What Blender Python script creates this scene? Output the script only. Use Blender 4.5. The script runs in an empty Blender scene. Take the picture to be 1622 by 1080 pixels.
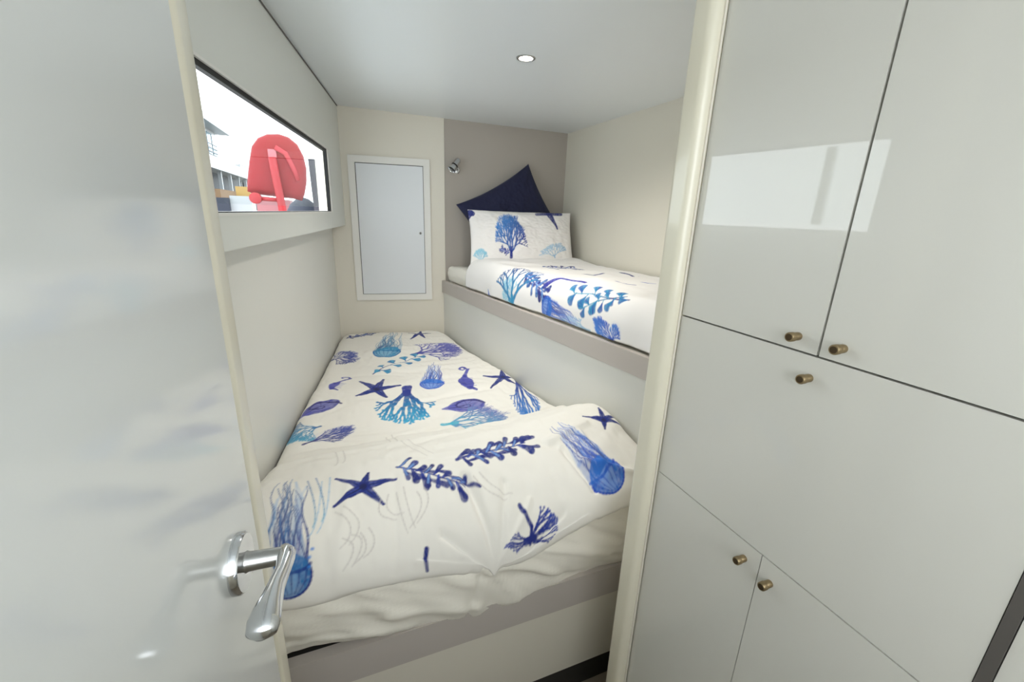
import bpy, bmesh, math, random
import numpy as np
from mathutils import Vector, Matrix

# ------------------------------------------------------------------ camera, sky, exposure
scene = bpy.context.scene
col = scene.collection
EYE = 1.59                                   # eye height above the cabin floor
LENS_PX = 675.0                              # focal length for a 1622 px wide frame
def camera():
    pitch, roll, yaw = math.radians(16.6), math.radians(2.05), math.radians(22.3)
    right0 = Vector((math.cos(yaw), -math.sin(yaw), 0)); fwd0 = Vector((math.sin(yaw), math.cos(yaw), 0)); up0 = Vector((0, 0, 1))
    fwd = fwd0*math.cos(pitch) - up0*math.sin(pitch); up = up0*math.cos(pitch) + fwd0*math.sin(pitch)
    right = right0*math.cos(roll) + up*math.sin(roll); up2 = up*math.cos(roll) - right0*math.sin(roll)
    cd = bpy.data.cameras.new('camera'); cam = bpy.data.objects.new('camera', cd); col.objects.link(cam)
    cd.sensor_fit = 'HORIZONTAL'; cd.sensor_width = 36.0; cd.lens = LENS_PX/1622*36.0; cd.clip_start = .02; cd.clip_end = 400
    M = Matrix((right, up2, -fwd)).transposed().to_4x4(); M.translation = Vector((0, 0, EYE))
    cam.matrix_world = M
    scene.camera = cam
camera()
world = bpy.data.worlds.new('overcast_sky'); scene.world = world; world.use_nodes = True
bg = world.node_tree.nodes['Background']
bg.inputs['Color'].default_value = (.91, .965, 1.0, 1); bg.inputs['Strength'].default_value = 3.2
def area(name, loc, rot, sx, sy, power, colr):
    l = bpy.data.lights.new(name, 'AREA'); l.shape = 'RECTANGLE'; l.size = sx; l.size_y = sy; l.energy = power; l.color = colr
    o = bpy.data.objects.new(name, l); o.location = loc; o.rotation_euler = rot; col.objects.link(o); return o
# added fill light standing in for unseen saloon windows behind the photographer
area('saloon_fill', (.25, -1.5, EYE+.35), (math.radians(80), 0, 0), 1.4, .9, 3.2, (1, .985, .95))
scene.view_settings.view_transform = 'Standard'; scene.view_settings.look = 'None'
scene.view_settings.gamma = 1.0; scene.view_settings.use_curve_mapping = False
scene.view_settings.exposure = 0.5

# ------------------------------------------------------------------ helpers
def lin(r, g, b):
    f = lambda c: (c/255/12.92 if c/255 <= .04045 else ((c/255+.055)/1.055)**2.4)
    return (f(r), f(g), f(b))
MATS = {}
def mat(name, rgb, rough=.5, metal=0, coat=0, bump=None, spec=.5, mottle=0, emit=0, sheen=0, attr=None, coat_rough=.04):
    if name in MATS: return MATS[name]
    m = bpy.data.materials.new(name); m.use_nodes = True; nt = m.node_tree; p = nt.nodes['Principled BSDF']
    c = lin(*rgb) + (1,)
    p.inputs['Base Color'].default_value = c; p.inputs['Roughness'].default_value = rough; p.inputs['Metallic'].default_value = metal
    p.inputs['Coat Weight'].default_value = coat; p.inputs['Coat Roughness'].default_value = coat_rough; p.inputs['Specular IOR Level'].default_value = spec
    p.inputs['Sheen Weight'].default_value = sheen
    if emit:
        p.inputs['Emission Color'].default_value = c; p.inputs['Emission Strength'].default_value = emit
    tc = nt.nodes.new('ShaderNodeTexCoord')
    if attr:
        a = nt.nodes.new('ShaderNodeVertexColor'); a.layer_name = attr; nt.links.new(a.outputs['Color'], p.inputs['Base Color'])
    elif mottle:
        n = nt.nodes.new('ShaderNodeTexNoise'); n.inputs['Scale'].default_value = 3.5; n.inputs['Detail'].default_value = 4
        nt.links.new(tc.outputs['Object'], n.inputs['Vector'])
        mx = nt.nodes.new('ShaderNodeMix'); mx.data_type = 'RGBA'
        mx.inputs['A'].default_value = tuple(x*(1-mottle) for x in c[:3])+(1,); mx.inputs['B'].default_value = tuple(min(1, x*(1+mottle)) for x in c[:3])+(1,)
        nt.links.new(n.outputs['Fac'], mx.inputs['Factor']); nt.links.new(mx.outputs['Result'], p.inputs['Base Color'])
    if bump:
        sc, st, dist = bump
        n = nt.nodes.new('ShaderNodeTexNoise'); n.inputs['Scale'].default_value = sc; n.inputs['Detail'].default_value = 3
        nt.links.new(tc.outputs['Object'], n.inputs['Vector'])
        b = nt.nodes.new('ShaderNodeBump'); b.inputs['Strength'].default_value = st; b.inputs['Distance'].default_value = dist
        nt.links.new(n.outputs['Fac'], b.inputs['Height']); nt.links.new(b.outputs['Normal'], p.inputs['Normal'])
    MATS[name] = m; return m
def glass_mat():
    m = bpy.data.materials.new('window_glass'); m.use_nodes = True; nt = m.node_tree; nt.nodes.clear()
    out = nt.nodes.new('ShaderNodeOutputMaterial'); mx = nt.nodes.new('ShaderNodeMixShader'); fr = nt.nodes.new('ShaderNodeLayerWeight'); fr.inputs['Blend'].default_value = .5; pw = nt.nodes.new('ShaderNodeMath'); pw.operation = 'POWER'; pw.inputs[1].default_value = 8
    t = nt.nodes.new('ShaderNodeBsdfTransparent'); g = nt.nodes.new('ShaderNodeBsdfGlossy'); g.inputs['Roughness'].default_value = .01
    t.inputs['Color'].default_value = (.95, .97, .97, 1)
    nt.links.new(fr.outputs['Facing'], pw.inputs[0]); nt.links.new(pw.outputs[0], mx.inputs[0]); nt.links.new(t.outputs[0], mx.inputs[1]); nt.links.new(g.outputs[0], mx.inputs[2]); nt.links.new(mx.outputs[0], out.inputs[0])
    return m
M_CREAM = mat('cream_laminate', (227, 221, 207), .42, mottle=.01)
M_WALL = mat('hull_lining_white', (226, 227, 220), .38, mottle=.01)
M_LOWER = mat('lower_lining', (227, 226, 219), .4, mottle=.01)
M_RIGHT = mat('right_lining', (224, 219, 205), .45, mottle=.01)
M_CEIL = mat('ceiling_panel', (228, 232, 233), .3, mottle=.01)
M_TAUPE = mat('taupe_fabric_board', (180, 172, 163), .75, bump=(260, .15, .001), mottle=.02)
M_RAIL = mat('taupe_rail', (192, 184, 177), .5, mottle=.015)
M_JAMB = mat('jamb_cream', (228, 222, 202), .3, coat=.4, mottle=.01)
M_GLOSS = mat('gloss_white_door', (214, 212, 204), .35, coat=1.0, coat_rough=.03, mottle=.008)
M_GLOSSL = mat('gloss_white_cabin_door', (204, 206, 203), .35, coat=1.0, coat_rough=.09, mottle=.012)
M_GAP = mat('dark_carcass', (70, 70, 70), .7)
M_HATCH = mat('hatch_white', (226, 229, 232), .35)
M_HFRAME = mat('hatch_frame_white', (234, 232, 226), .4)
M_BLACK = mat('black_gasket', (10, 10, 12), .6)
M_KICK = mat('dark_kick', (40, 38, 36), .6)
M_FLOOR = mat('floor_vinyl', (138, 126, 110), .5, mottle=.06)
M_CHROME = mat('chrome', (215, 217, 220), .12, metal=1)
M_SATIN = mat('satin_steel', (178, 178, 176), .28, metal=1)
M_BRASS = mat('aged_brass', (150, 132, 100), .38, metal=.85)
M_BRASSD = mat('aged_brass_dark', (84, 70, 52), .45, metal=.8)
M_ALU = mat('grey_aluminium', (98, 94, 90), .5, metal=.3)
M_SHEET = mat('white_sheet', (240, 236, 226), .85, bump=(420, .12, .001), sheen=.1)
M_SHEETC = mat('cream_white_sheet', (241, 236, 224), .85, bump=(420, .12, .001), sheen=.1)
M_PRINT = mat('printed_cotton', (240, 238, 235), .85, bump=(420, .10, .001), sheen=.1, attr='print')
M_NAVY = mat('navy_cotton', (24, 28, 62), .85, bump=(380, .2, .001), sheen=.15)
M_GLASS = glass_mat()

def link(name, me, m=None, parent=None):
    o = bpy.data.objects.new(name, me); col.objects.link(o)
    if m is not None: me.materials.append(m)
    if parent is not None:
        o.parent = parent; o.matrix_parent_inverse = Matrix.Translation(-parent.location) if parent.parent is None else parent.matrix_parent_inverse
        if parent.parent is not None: o.matrix_parent_inverse = Matrix.Identity(4)
    return o
def finish(bm, name, m, parent=None, smooth=False, bevel=0, seg=2):
    if bevel:
        bmesh.ops.bevel(bm, geom=[e for e in bm.edges if e.is_manifold and e.calc_face_angle(0) > .5], offset=bevel, segments=seg, affect='EDGES', profile=.5)
    bmesh.ops.recalc_face_normals(bm, faces=bm.faces)
    me = bpy.data.meshes.new(name); bm.to_mesh(me); bm.free()
    if smooth:
        for p in me.polygons: p.use_smooth = True
    return link(name, me, m, parent)
def add_hexa(bm, pts):
    """pts: four bottom then four top points"""
    v = [bm.verts.new(p) for p in pts]
    for f in ((3, 2, 1, 0), (4, 5, 6, 7), (0, 1, 5, 4), (1, 2, 6, 5), (2, 3, 7, 6), (3, 0, 4, 7)): bm.faces.new([v[i] for i in f])
def add_box(bm, x0, x1, y0, y1, z0, z1):
    add_hexa(bm, [(x0, y0, z0), (x1, y0, z0), (x1, y1, z0), (x0, y1, z0), (x0, y0, z1), (x1, y0, z1), (x1, y1, z1), (x0, y1, z1)])
def box(name, m, b, parent=None, bevel=0, seg=2):
    bm = bmesh.new(); add_box(bm, *b); return finish(bm, name, m, parent, bevel=bevel, seg=seg)
def add_prism(bm, poly, z0, z1):
    lo = [bm.verts.new((x, y, z0)) for x, y in poly]; hi = [bm.verts.new((x, y, z1)) for x, y in poly]
    n = len(poly); bm.faces.new(lo[::-1]); bm.faces.new(hi)
    for i in range(n): bm.faces.new([lo[i], lo[(i+1) % n], hi[(i+1) % n], hi[i]])
def prism(name, m, poly, z0, z1, parent=None, bevel=0, smooth=False):
    bm = bmesh.new(); add_prism(bm, poly, z0, z1); return finish(bm, name, m, parent, bevel=bevel, smooth=smooth)
def frame_axes(d):
    d = Vector(d).normalized(); a = Vector((0, 0, 1)) if abs(d.z) < .9 else Vector((1, 0, 0))
    u = d.cross(a).normalized(); return d, u, d.cross(u).normalized()
def add_lathe(bm, prof, origin, axis, n=32, cap0=True, cap1=True):
    d, u, v = frame_axes(axis); o = Vector(origin); rings = []
    for t, r in prof:
        rings.append([bm.verts.new(o+d*t+(u*math.cos(a)+v*math.sin(a))*r) for a in (2*math.pi*k/n for k in range(n))])
    for r0, r1 in zip(rings[:-1], rings[1:]):
        for k in range(n): bm.faces.new([r0[k], r0[(k+1) % n], r1[(k+1) % n], r1[k]])
    if cap0: bm.faces.new(rings[0][::-1])
    if cap1: bm.faces.new(rings[-1])
def lathe(name, m, prof, origin, axis, parent=None, n=32, smooth=True):
    bm = bmesh.new(); add_lathe(bm, prof, origin, axis, n); o = finish(bm, name, m, parent, smooth=False)
    if smooth:
        o.data.polygons.foreach_set('use_smooth', [len(p.vertices) == 4 for p in o.data.polygons])
        try: o.data.set_sharp_from_angle(angle=math.radians(40))
        except Exception: pass
    return o
def add_sweep(bm, path, radii, n=20, up=(0, 0, 1)):
    """elliptical tube: radii = (side, up) per point"""
    P = [Vector(p) for p in path]; rings = []
    for i, p in enumerate(P):
        t = (P[min(i+1, len(P)-1)]-P[max(i-1, 0)]).normalized(); s = t.cross(Vector(up))
        if s.length < 1e-4: s = t.cross(Vector((0, 1, 0)))
        s.normalize(); w = s.cross(t).normalized(); a, b = radii[i]
        rings.append([bm.verts.new(p+s*math.cos(q)*a+w*math.sin(q)*b) for q in (2*math.pi*k/n for k in range(n))])
    for r0, r1 in zip(rings[:-1], rings[1:]):
        for k in range(n): bm.faces.new([r0[k], r0[(k+1) % n], r1[(k+1) % n], r1[k]])
    bm.faces.new(rings[0][::-1]); bm.faces.new(rings[-1])
def sweep(name, m, path, radii, parent=None, n=20, up=(0, 0, 1)):
    bm = bmesh.new(); add_sweep(bm, path, radii, n, up); return finish(bm, name, m, parent, smooth=True)
def raw(name, V, F, m, parent=None, colors=None, smooth=True):
    me = bpy.data.meshes.new(name); V = np.ascontiguousarray(V, np.float32); F = np.ascontiguousarray(F, np.int32)
    me.vertices.add(len(V)); me.vertices.foreach_set('co', V.ravel())
    me.loops.add(F.size); me.loops.foreach_set('vertex_index', F.ravel())
    me.polygons.add(len(F)); me.polygons.foreach_set('loop_start', np.arange(0, F.size, F.shape[1], dtype=np.int32))
    me.polygons.foreach_set('use_smooth', np.full(len(F), smooth))
    me.update(calc_edges=True); me.validate()
    if colors is not None:
        a = me.color_attributes.new('print', 'FLOAT_COLOR', 'POINT')
        a.data.foreach_set('color', np.ascontiguousarray(np.concatenate([colors, np.ones((len(colors), 1))], 1), np.float32).ravel())
    return link(name, me, m, parent)
def quads(m, n, off=0, flip=False):
    i = np.arange(m*n).reshape(m, n)+off
    q = np.stack([i[:-1, :-1], i[:-1, 1:], i[1:, 1:], i[1:, :-1]], -1).reshape(-1, 4)
    return q[:, ::-1] if flip else q
def cloth(name, P, C, m, tuck=.05, parent=None):
    """an open grid with its hem turned under all round"""
    mm, nn, _ = P.shape
    ring = [(0, j) for j in range(nn)]+[(i, nn-1) for i in range(1, mm)]+[(mm-1, j) for j in range(nn-2, -1, -1)]+[(i, 0) for i in range(mm-2, 0, -1)]
    idx = np.array([i*nn+j for i, j in ring]); V = P.reshape(-1, 3); cen = V.mean(0)
    E = V[idx].copy(); d = cen[:2]-E[:, :2]; d /= np.linalg.norm(d, axis=1, keepdims=True)
    E2 = E.copy(); E2[:, :2] += d*.012; E2[:, 2] -= .006
    E3 = E.copy(); E3[:, :2] += d*tuck; E3[:, 2] += .004
    k = len(idx); base = len(V); F = [quads(mm, nn)]
    a = idx; b = np.arange(k)+base; c = b+k; nx = np.roll(np.arange(k), -1)
    F.append(np.stack([a[nx], a, b, b[nx]], -1)); F.append(np.stack([b[nx], b, c, c[nx]], -1))
    Call = None
    if C is not None:
        Cf = C.reshape(-1, 3); Call = np.concatenate([Cf, Cf[idx], Cf[idx]])
    return raw(name, np.concatenate([V, E2, E3]), np.concatenate(F), m, parent, Call)
def thing(name, label, cat, loc, group=None):
    o = bpy.data.objects.new(name, None); col.objects.link(o); o.empty_display_size = .05; o.location = loc
    o['label'] = label; o['category'] = cat
    if group: o['group'] = group
    return o
def tag(o, label, cat, group=None, kind=None):
    o['label'] = label; o['category'] = cat
    if group: o['group'] = group
    if kind: o['kind'] = kind
    return o
def struct(o, label=None):
    o['kind'] = 'structure'
    if label: o['label'] = label
    return o
Z = lambda z: z+EYE                           # heights below are measured from eye level

# --- SURFACES: cloth height fields (metres; camera eye is at z = EYE) ---
EYE = 1.59
def vnoise(x, y, seed=0):
    """smooth value noise, about -1..1"""
    x = np.asarray(x, float); y = np.asarray(y, float)
    xi = np.floor(x).astype(np.int64); yi = np.floor(y).astype(np.int64)
    fx = x - xi; fy = y - yi
    fx = fx*fx*(3-2*fx); fy = fy*fy*(3-2*fy)
    def h(a, b):
        n = (a*374761393 + b*668265263 + seed*974634777) & 0x7fffffff
        n = ((n ^ (n >> 13))*1274126177) & 0x7fffffff
        return ((n ^ (n >> 16)) & 0xffff)/32767.5 - 1
    return (h(xi, yi)*(1-fx)*(1-fy) + h(xi+1, yi)*fx*(1-fy) + h(xi, yi+1)*(1-fx)*fy + h(xi+1, yi+1)*fx*fy)
def seg_dist(X, Y, p, q):
    px, py = p; qx, qy = q
    dx, dy = qx-px, qy-py
    t = np.clip(((X-px)*dx + (Y-py)*dy)/(dx*dx+dy*dy+1e-12), 0, 1)
    return np.hypot(X-px-t*dx, Y-py-t*dy), t
def crease(X, Y, pts, w, d):
    """height change along a polyline crease (d > 0 ridge, d < 0 groove)"""
    best = np.full(X.shape, 9.0)
    for p, q in zip(pts[:-1], pts[1:]):
        best = np.minimum(best, seg_dist(X, Y, p, q)[0])
    return d*np.exp(-(best/w)**2)
def wall_x(y):   return -0.020 + (y-2.842)*0.1629      # lower face of the left wall
def bunk_x(y):   return 0.626 + (2.755-y)*0.1693       # front face of the upper bunk
def back_y(x):   return 2.842 - (x+0.022)*0.1342       # back wall face
def rounded(d, r):
    t = np.clip(d/r, 0, 1)
    return np.sqrt(np.clip(1-(1-t)**2, 0, 1))
def smooth(e0, e1, x):
    t = np.clip((x-e0)/(e1-e0), 0, 1); return t*t*(3-2*t)

def lower_duvet(n=430, m=820):
    """returns A, B (metres on the cloth) and xyz arrays of shape (m, n)"""
    # centre profile (y, z) from the near hem up and over to the far end
    ky = np.array([.895, .878, .882, .91, .96, 1.03, 1.12, 1.22, 1.30, 1.37, 1.46, 1.7, 2.1, 2.5, 2.70, 2.77, 2.795])
    kz = np.array([-.885, -.862, -.820, -.778, -.742, -.712, -.698, -.712, -.744, -.770, -.774, -.768, -.765, -.760, -.757, -.765, -.80])
    s = np.concatenate([[0], np.cumsum(np.hypot(np.diff(ky), np.diff(kz)))])
    B1 = np.linspace(0, s[-1], m)
    # Catmull-Rom through the knots
    def cr(k):
        t = np.gradient(k, s)
        i = np.clip(np.searchsorted(s, B1, side='right')-1, 0, len(s)-2)
        h = s[i+1]-s[i]; u = (B1-s[i])/h
        return ((2*u**3-3*u**2+1)*k[i] + (u**3-2*u**2+u)*h*t[i] + (-2*u**3+3*u**2)*k[i+1] + (u**3-u**2)*h*t[i+1])
    y1 = cr(ky); z1 = cr(kz)
    T = np.linspace(0, 1, n)[None, :]
    Y = np.repeat(y1[:, None], n, 1); Z = np.repeat(z1[:, None], n, 1)
    xl = wall_x(Y)+.012; xr = bunk_x(Y)-.012
    A = xl + (xr-xl)*T
    B = np.repeat(B1[:, None], n, 1)
    near = 1-smooth(1.25, 1.45, Y)                  # the lump over the pillows at the near end
    edge = 1-smooth(.0, .34, B)
    # skew: the fold runs a little away from square, the hem dips in the middle
    Y = Y + near*(.04*(A-.25))*smooth(.0, .3, B)
    hem = -.072*np.exp(-((A-.33)/.26)**2) + .035*smooth(.5, .8, A) - .01*smooth(0, -.2, A)
    Z = Z + hem*edge
    Z = Z + .052*np.exp(-((Y-1.24)/.16)**2)*smooth(.45, .85, A)     # plumped up against the bunk front
    # puff at the two long sides
    far = smooth(1.9, 2.75, Y); Y = Y + far*(.022-.1342*(A+.022))   # the far end follows the slanted back wall
    d = np.minimum(A-xl, (xr-A)*1.0)
    Z = Z - (1-rounded(d, .07))*(.050 + .03*near)*(1-.4*edge)
    far_d = (B1[-1]-B)
    Z = Z + 0*far_d
    # soft body unevenness and wrinkles
    Z = Z + .010*vnoise(A*4.1+3, B*4.3, 3) + .005*vnoise(A*9.3, B*8.1+5, 7) + .0032*vnoise(A*18+4*vnoise(A*5, B*5, 2), B*26, 11)
    Z = Z + .0012*vnoise(A*60, B*34, 13)
    fold = [(-.26, .40+.18), (.05, .40+.16), (.35, .40+.17), (.60, .40+.23), (.80, .40+.27)]
    Z = Z + crease(A, B, fold, .020, -.026) + crease(A, B, [(p, q-.05) for p, q in fold], .03, .014)
    Z = Z + crease(A, B, [(-.2, .66), (.1, .655), (.4, .675), (.65, .75)], .012, -.006)
    Z = Z + crease(A, B, [(.10, .60), (.45, .60), (.62, .67)], .010, -.005)
    # the gather at the hem and the crease running up from it
    hx, hb = .335, .03
    Z = Z + crease(A, B, [(hx, hb), (.325, .12), (.29, .25)], .012, -.020)
    for k, (ex, eb) in enumerate([(.46, .16), (.55, .10), (.62, .05), (.20, .13), (.13, .07), (.40, .22)]):
        Z = Z + crease(A, B, [(hx, hb), (ex, eb)], .010, -.011 if k % 2 else .009)
    for p, q, w, dd in [((.66, .20), (.80, .12), .012, .013), ((.62, .26), (.66, .12), .011, -.012), ((.70, .30), (.72, .14), .012, .011),
                        ((.58, .30), (.74, .33), .014, .011), ((-.02, .30), (-.06, .05), .014, .006), ((.10, .30), (.07, .06), .012, -.005),
                        ((.45, .35), (.60, .28), .012, -.006), ((.2, .9), (.6, .95), .02, -.009), ((0, 1.3), (.5, 1.25), .03, -.006),
                        ((.1, 1.6), (.6, 1.68), .03, .006)]:
        Z = Z + crease(A, B, [p, q], w, dd)
    Yout = Y - .010*edge*vnoise(A*7, B*3, 21)
    return A, B, np.stack([A, Yout, Z+EYE], -1)

def upper_duvet(n=330, m=640):
    """draped over the upper mattress; rows run from the near end (y .80) to the pillow"""
    y0, y1 = .80, 2.42
    s_side = .17
    Y = np.repeat(np.linspace(y0, y1, m)[:, None], n, 1)
    xf = bunk_x(Y)+.012; xr = 1.40
    w = xr-xf
    S = np.linspace(0, 1, n)[None, :]*(w+s_side)        # arc from the front hem up and across to the right wall
    r = .085; q = np.pi/2*r
    flat0 = s_side-.055
    # hem rises over a quarter round, then lies flat
    ang = np.clip((S-.03)/q, 0, 1)*np.pi/2
    rise = np.where(S < .03, S, .03 + r*np.sin(ang)*1.0)
    run = np.where(S < .03, 0, r*(1-np.cos(ang)) + np.clip(S-.03-q, 0, None))
    run = run*(w/np.max(run, axis=1, keepdims=True))
    X = xf + run
    Z = -.418 + rise*1.38
    A = S-flat0; B = Y-y0
    lift = smooth(0, .16, run)
    Z = Z - (1-rounded(np.clip(y1-Y, 0, None), .09))*.05*lift - (1-rounded(xr-X+.005, .06))*.03
    Z = Z + lift*(.012*vnoise(X*4, Y*3.4, 31) + .006*vnoise(X*9+2, Y*8, 33)) + .0022*vnoise(X*24, Y*20, 35)
    for p, qq, ww, dd in [((.75, 2.25), (1.0, 2.12), .03, .009), ((.95, 2.3), (1.3, 2.2), .03, -.008), ((.80, 1.9), (1.2, 1.85), .03, -.007),
                         ((.9, 1.5), (1.3, 1.62), .03, .008), ((1.0, 1.2), (1.3, 1.3), .03, -.008), ((.85, 1.75), (.8, 2.05), .02, -.006)]:
        Z = Z + lift*crease(X, Y, [p, qq], ww, dd)
    X = X - .006*(1-lift)*(1+vnoise(Y*9, S*4, 37))
    return A, B, np.stack([X, Y, Z+EYE], -1)

def pillow_grid(w, h, t, n, m, seed, pinch=.05, power=2.6):
    """front and back sheets of a pillow in local axes: x across, z up, y thickness (front = -y)"""
    U, V = np.meshgrid(np.linspace(-1, 1, n), np.linspace(-1, 1, m))
    fx = 1 - pinch*(1-V**2)*1.0; fz = 1 - pinch*1.2*(1-U**2)
    X = U*w/2*fx; Z = V*h/2*fz
    prof = ((1-np.abs(U)**power)*(1-np.abs(V)**power)).clip(0)**.55
    T = t/2*prof*(1+.12*vnoise(U*2.1+seed, V*2.0, seed))
    wr = prof**.5*(.006*vnoise(U*4+seed, V*4, seed+1) + .0035*vnoise(U*11, V*5+seed, seed+2) + .002*vnoise(U*20, V*18, seed+3))
    front = np.stack([X, -T-wr, Z], -1); back = np.stack([X, T*.9+wr, Z], -1)
    return X, Z, front, back
def place(P, loc, yaw=0, tilt=0, roll=0):
    """roll about the pillow's own y, tilt back about x, then yaw about z"""
    P = np.asarray(P, float)
    x, y, z = P[..., 0], P[..., 1], P[..., 2]
    c, s = math.cos(roll), math.sin(roll); x, z = c*x+s*z, -s*x+c*z
    c, s = math.cos(tilt), math.sin(tilt); y, z = c*y+s*z, -s*y+c*z
    c, s = math.cos(yaw), math.sin(yaw); x, y = c*x-s*y, s*x+c*y
    return np.stack([x+loc[0], y+loc[1], z+loc[2]], -1)
WHITE_PILLOW = dict(loc=(1.045, 2.445, EYE-.142), yaw=math.radians(-7), tilt=math.radians(20), roll=math.radians(0))
NAVY_PILLOW = dict(loc=(1.035, 2.605, EYE-.030), yaw=math.radians(-8), tilt=math.radians(9), roll=math.radians(-30))
def white_pillow(): return pillow_grid(.652, .336, .13, 264, 136, 5, .035)
def navy_pillow(): return pillow_grid(.53, .475, .105, 110, 104, 9, .085)
# --- END SURFACES ---
# ------------------------------------------------------------------ the sea-life print, drawn on the cloth
INK = {'navy': ((24, 40, 124), (44, 72, 172)), 'violet': ((52, 56, 156), (98, 100, 186)), 'blue': ((22, 72, 190), (52, 136, 222)),
       'teal': ((28, 104, 168), (72, 172, 206)), 'navyteal': ((28, 46, 140), (50, 172, 214)), 'navyblue': ((26, 44, 138), (44, 134, 214)),
       'tealnavy': ((40, 150, 200), (36, 46, 130)), 'tealviolet': ((72, 178, 204), (96, 84, 168)), 'tealblue': ((40, 150, 190), (36, 70, 160)),
       'bluedeep': ((24, 40, 130), (60, 150, 210)), 'grey': ((206, 200, 194), (214, 208, 202)), 'bluepale': ((150, 190, 222), (176, 206, 228)),
       'tealpale': ((120, 190, 220), (160, 212, 230))}
class Print:
    def __init__(self, A, B, base, aa):
        self.A, self.B, self.aa = A, B, aa
        self.C = np.empty(A.shape+(3,)); self.C[:] = lin(*base)
        self.wash = vnoise(A*70, B*70, 91)*.5 + vnoise(A*190, B*190, 92)*.5
        self.rows = B.mean(1); self.rng = random.Random(4)
    def block(self, a0, a1, b0, b1):
        i0 = max(0, int(np.searchsorted(self.rows, b0-.02))-1); i1 = min(len(self.rows), int(np.searchsorted(self.rows, b1+.02))+1)
        if i1-i0 < 2: return None
        r0, r1 = self.A[i0], self.A[i1-1]
        j0 = max(0, min(int(np.searchsorted(r0, a0)), int(np.searchsorted(r1, a0)))-2)
        j1 = max(int(np.searchsorted(r0, a1)), int(np.searchsorted(r1, a1)))+2
        return slice(i0, i1), slice(j0, min(j1, self.A.shape[1]))
    def blend(self, s, cover, c, alpha):
        a = np.clip(cover, 0, 1)*alpha*(1-.22*np.clip(self.wash[s], -1, 1))
        a = np.clip(a, 0, 1)[..., None]
        self.C[s] = self.C[s]*(1-a) + np.asarray(c)*a
    def seg(self, p, q, w0, w1, c, alpha=1.0):
        w = max(w0, w1)+self.aa
        s = self.block(min(p[0], q[0])-w, max(p[0], q[0])+w, min(p[1], q[1])-w, max(p[1], q[1])+w)
        if s is None or self.A[s].size == 0: return
        d, t = seg_dist(self.A[s], self.B[s], p, q)
        self.blend(s, (w0+(w1-w0)*t-d)/self.aa+.5, c, alpha)
    def line(self, pts, w0, w1, c0, c1, alpha=1.0):
        n = len(pts)-1
        for k in range(n):
            t = k/max(1, n-1) if n > 1 else 0
            self.seg(pts[k], pts[k+1], w0+(w1-w0)*k/n, w0+(w1-w0)*(k+1)/n, mixc(c0, c1, t), alpha)
    def blob(self, c, axis, ra, rb, colr, alpha=1.0):
        """an ellipse with its long half-axis ra along axis"""
        R = max(ra, rb)+self.aa; s = self.block(c[0]-R, c[0]+R, c[1]-R, c[1]+R)
        if s is None or self.A[s].size == 0: return
        L = math.hypot(*axis)+1e-9; ux, uy = axis[0]/L, axis[1]/L
        x, y = self.A[s]-c[0], self.B[s]-c[1]
        e = np.hypot((x*ux+y*uy)/ra, (-x*uy+y*ux)/rb)
        self.blend(s, (1-e)*min(ra, rb)/self.aa+.5, colr, alpha)
def mixc(a, b, t): return tuple(x+(y-x)*t for x, y in zip(a, b))
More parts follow.
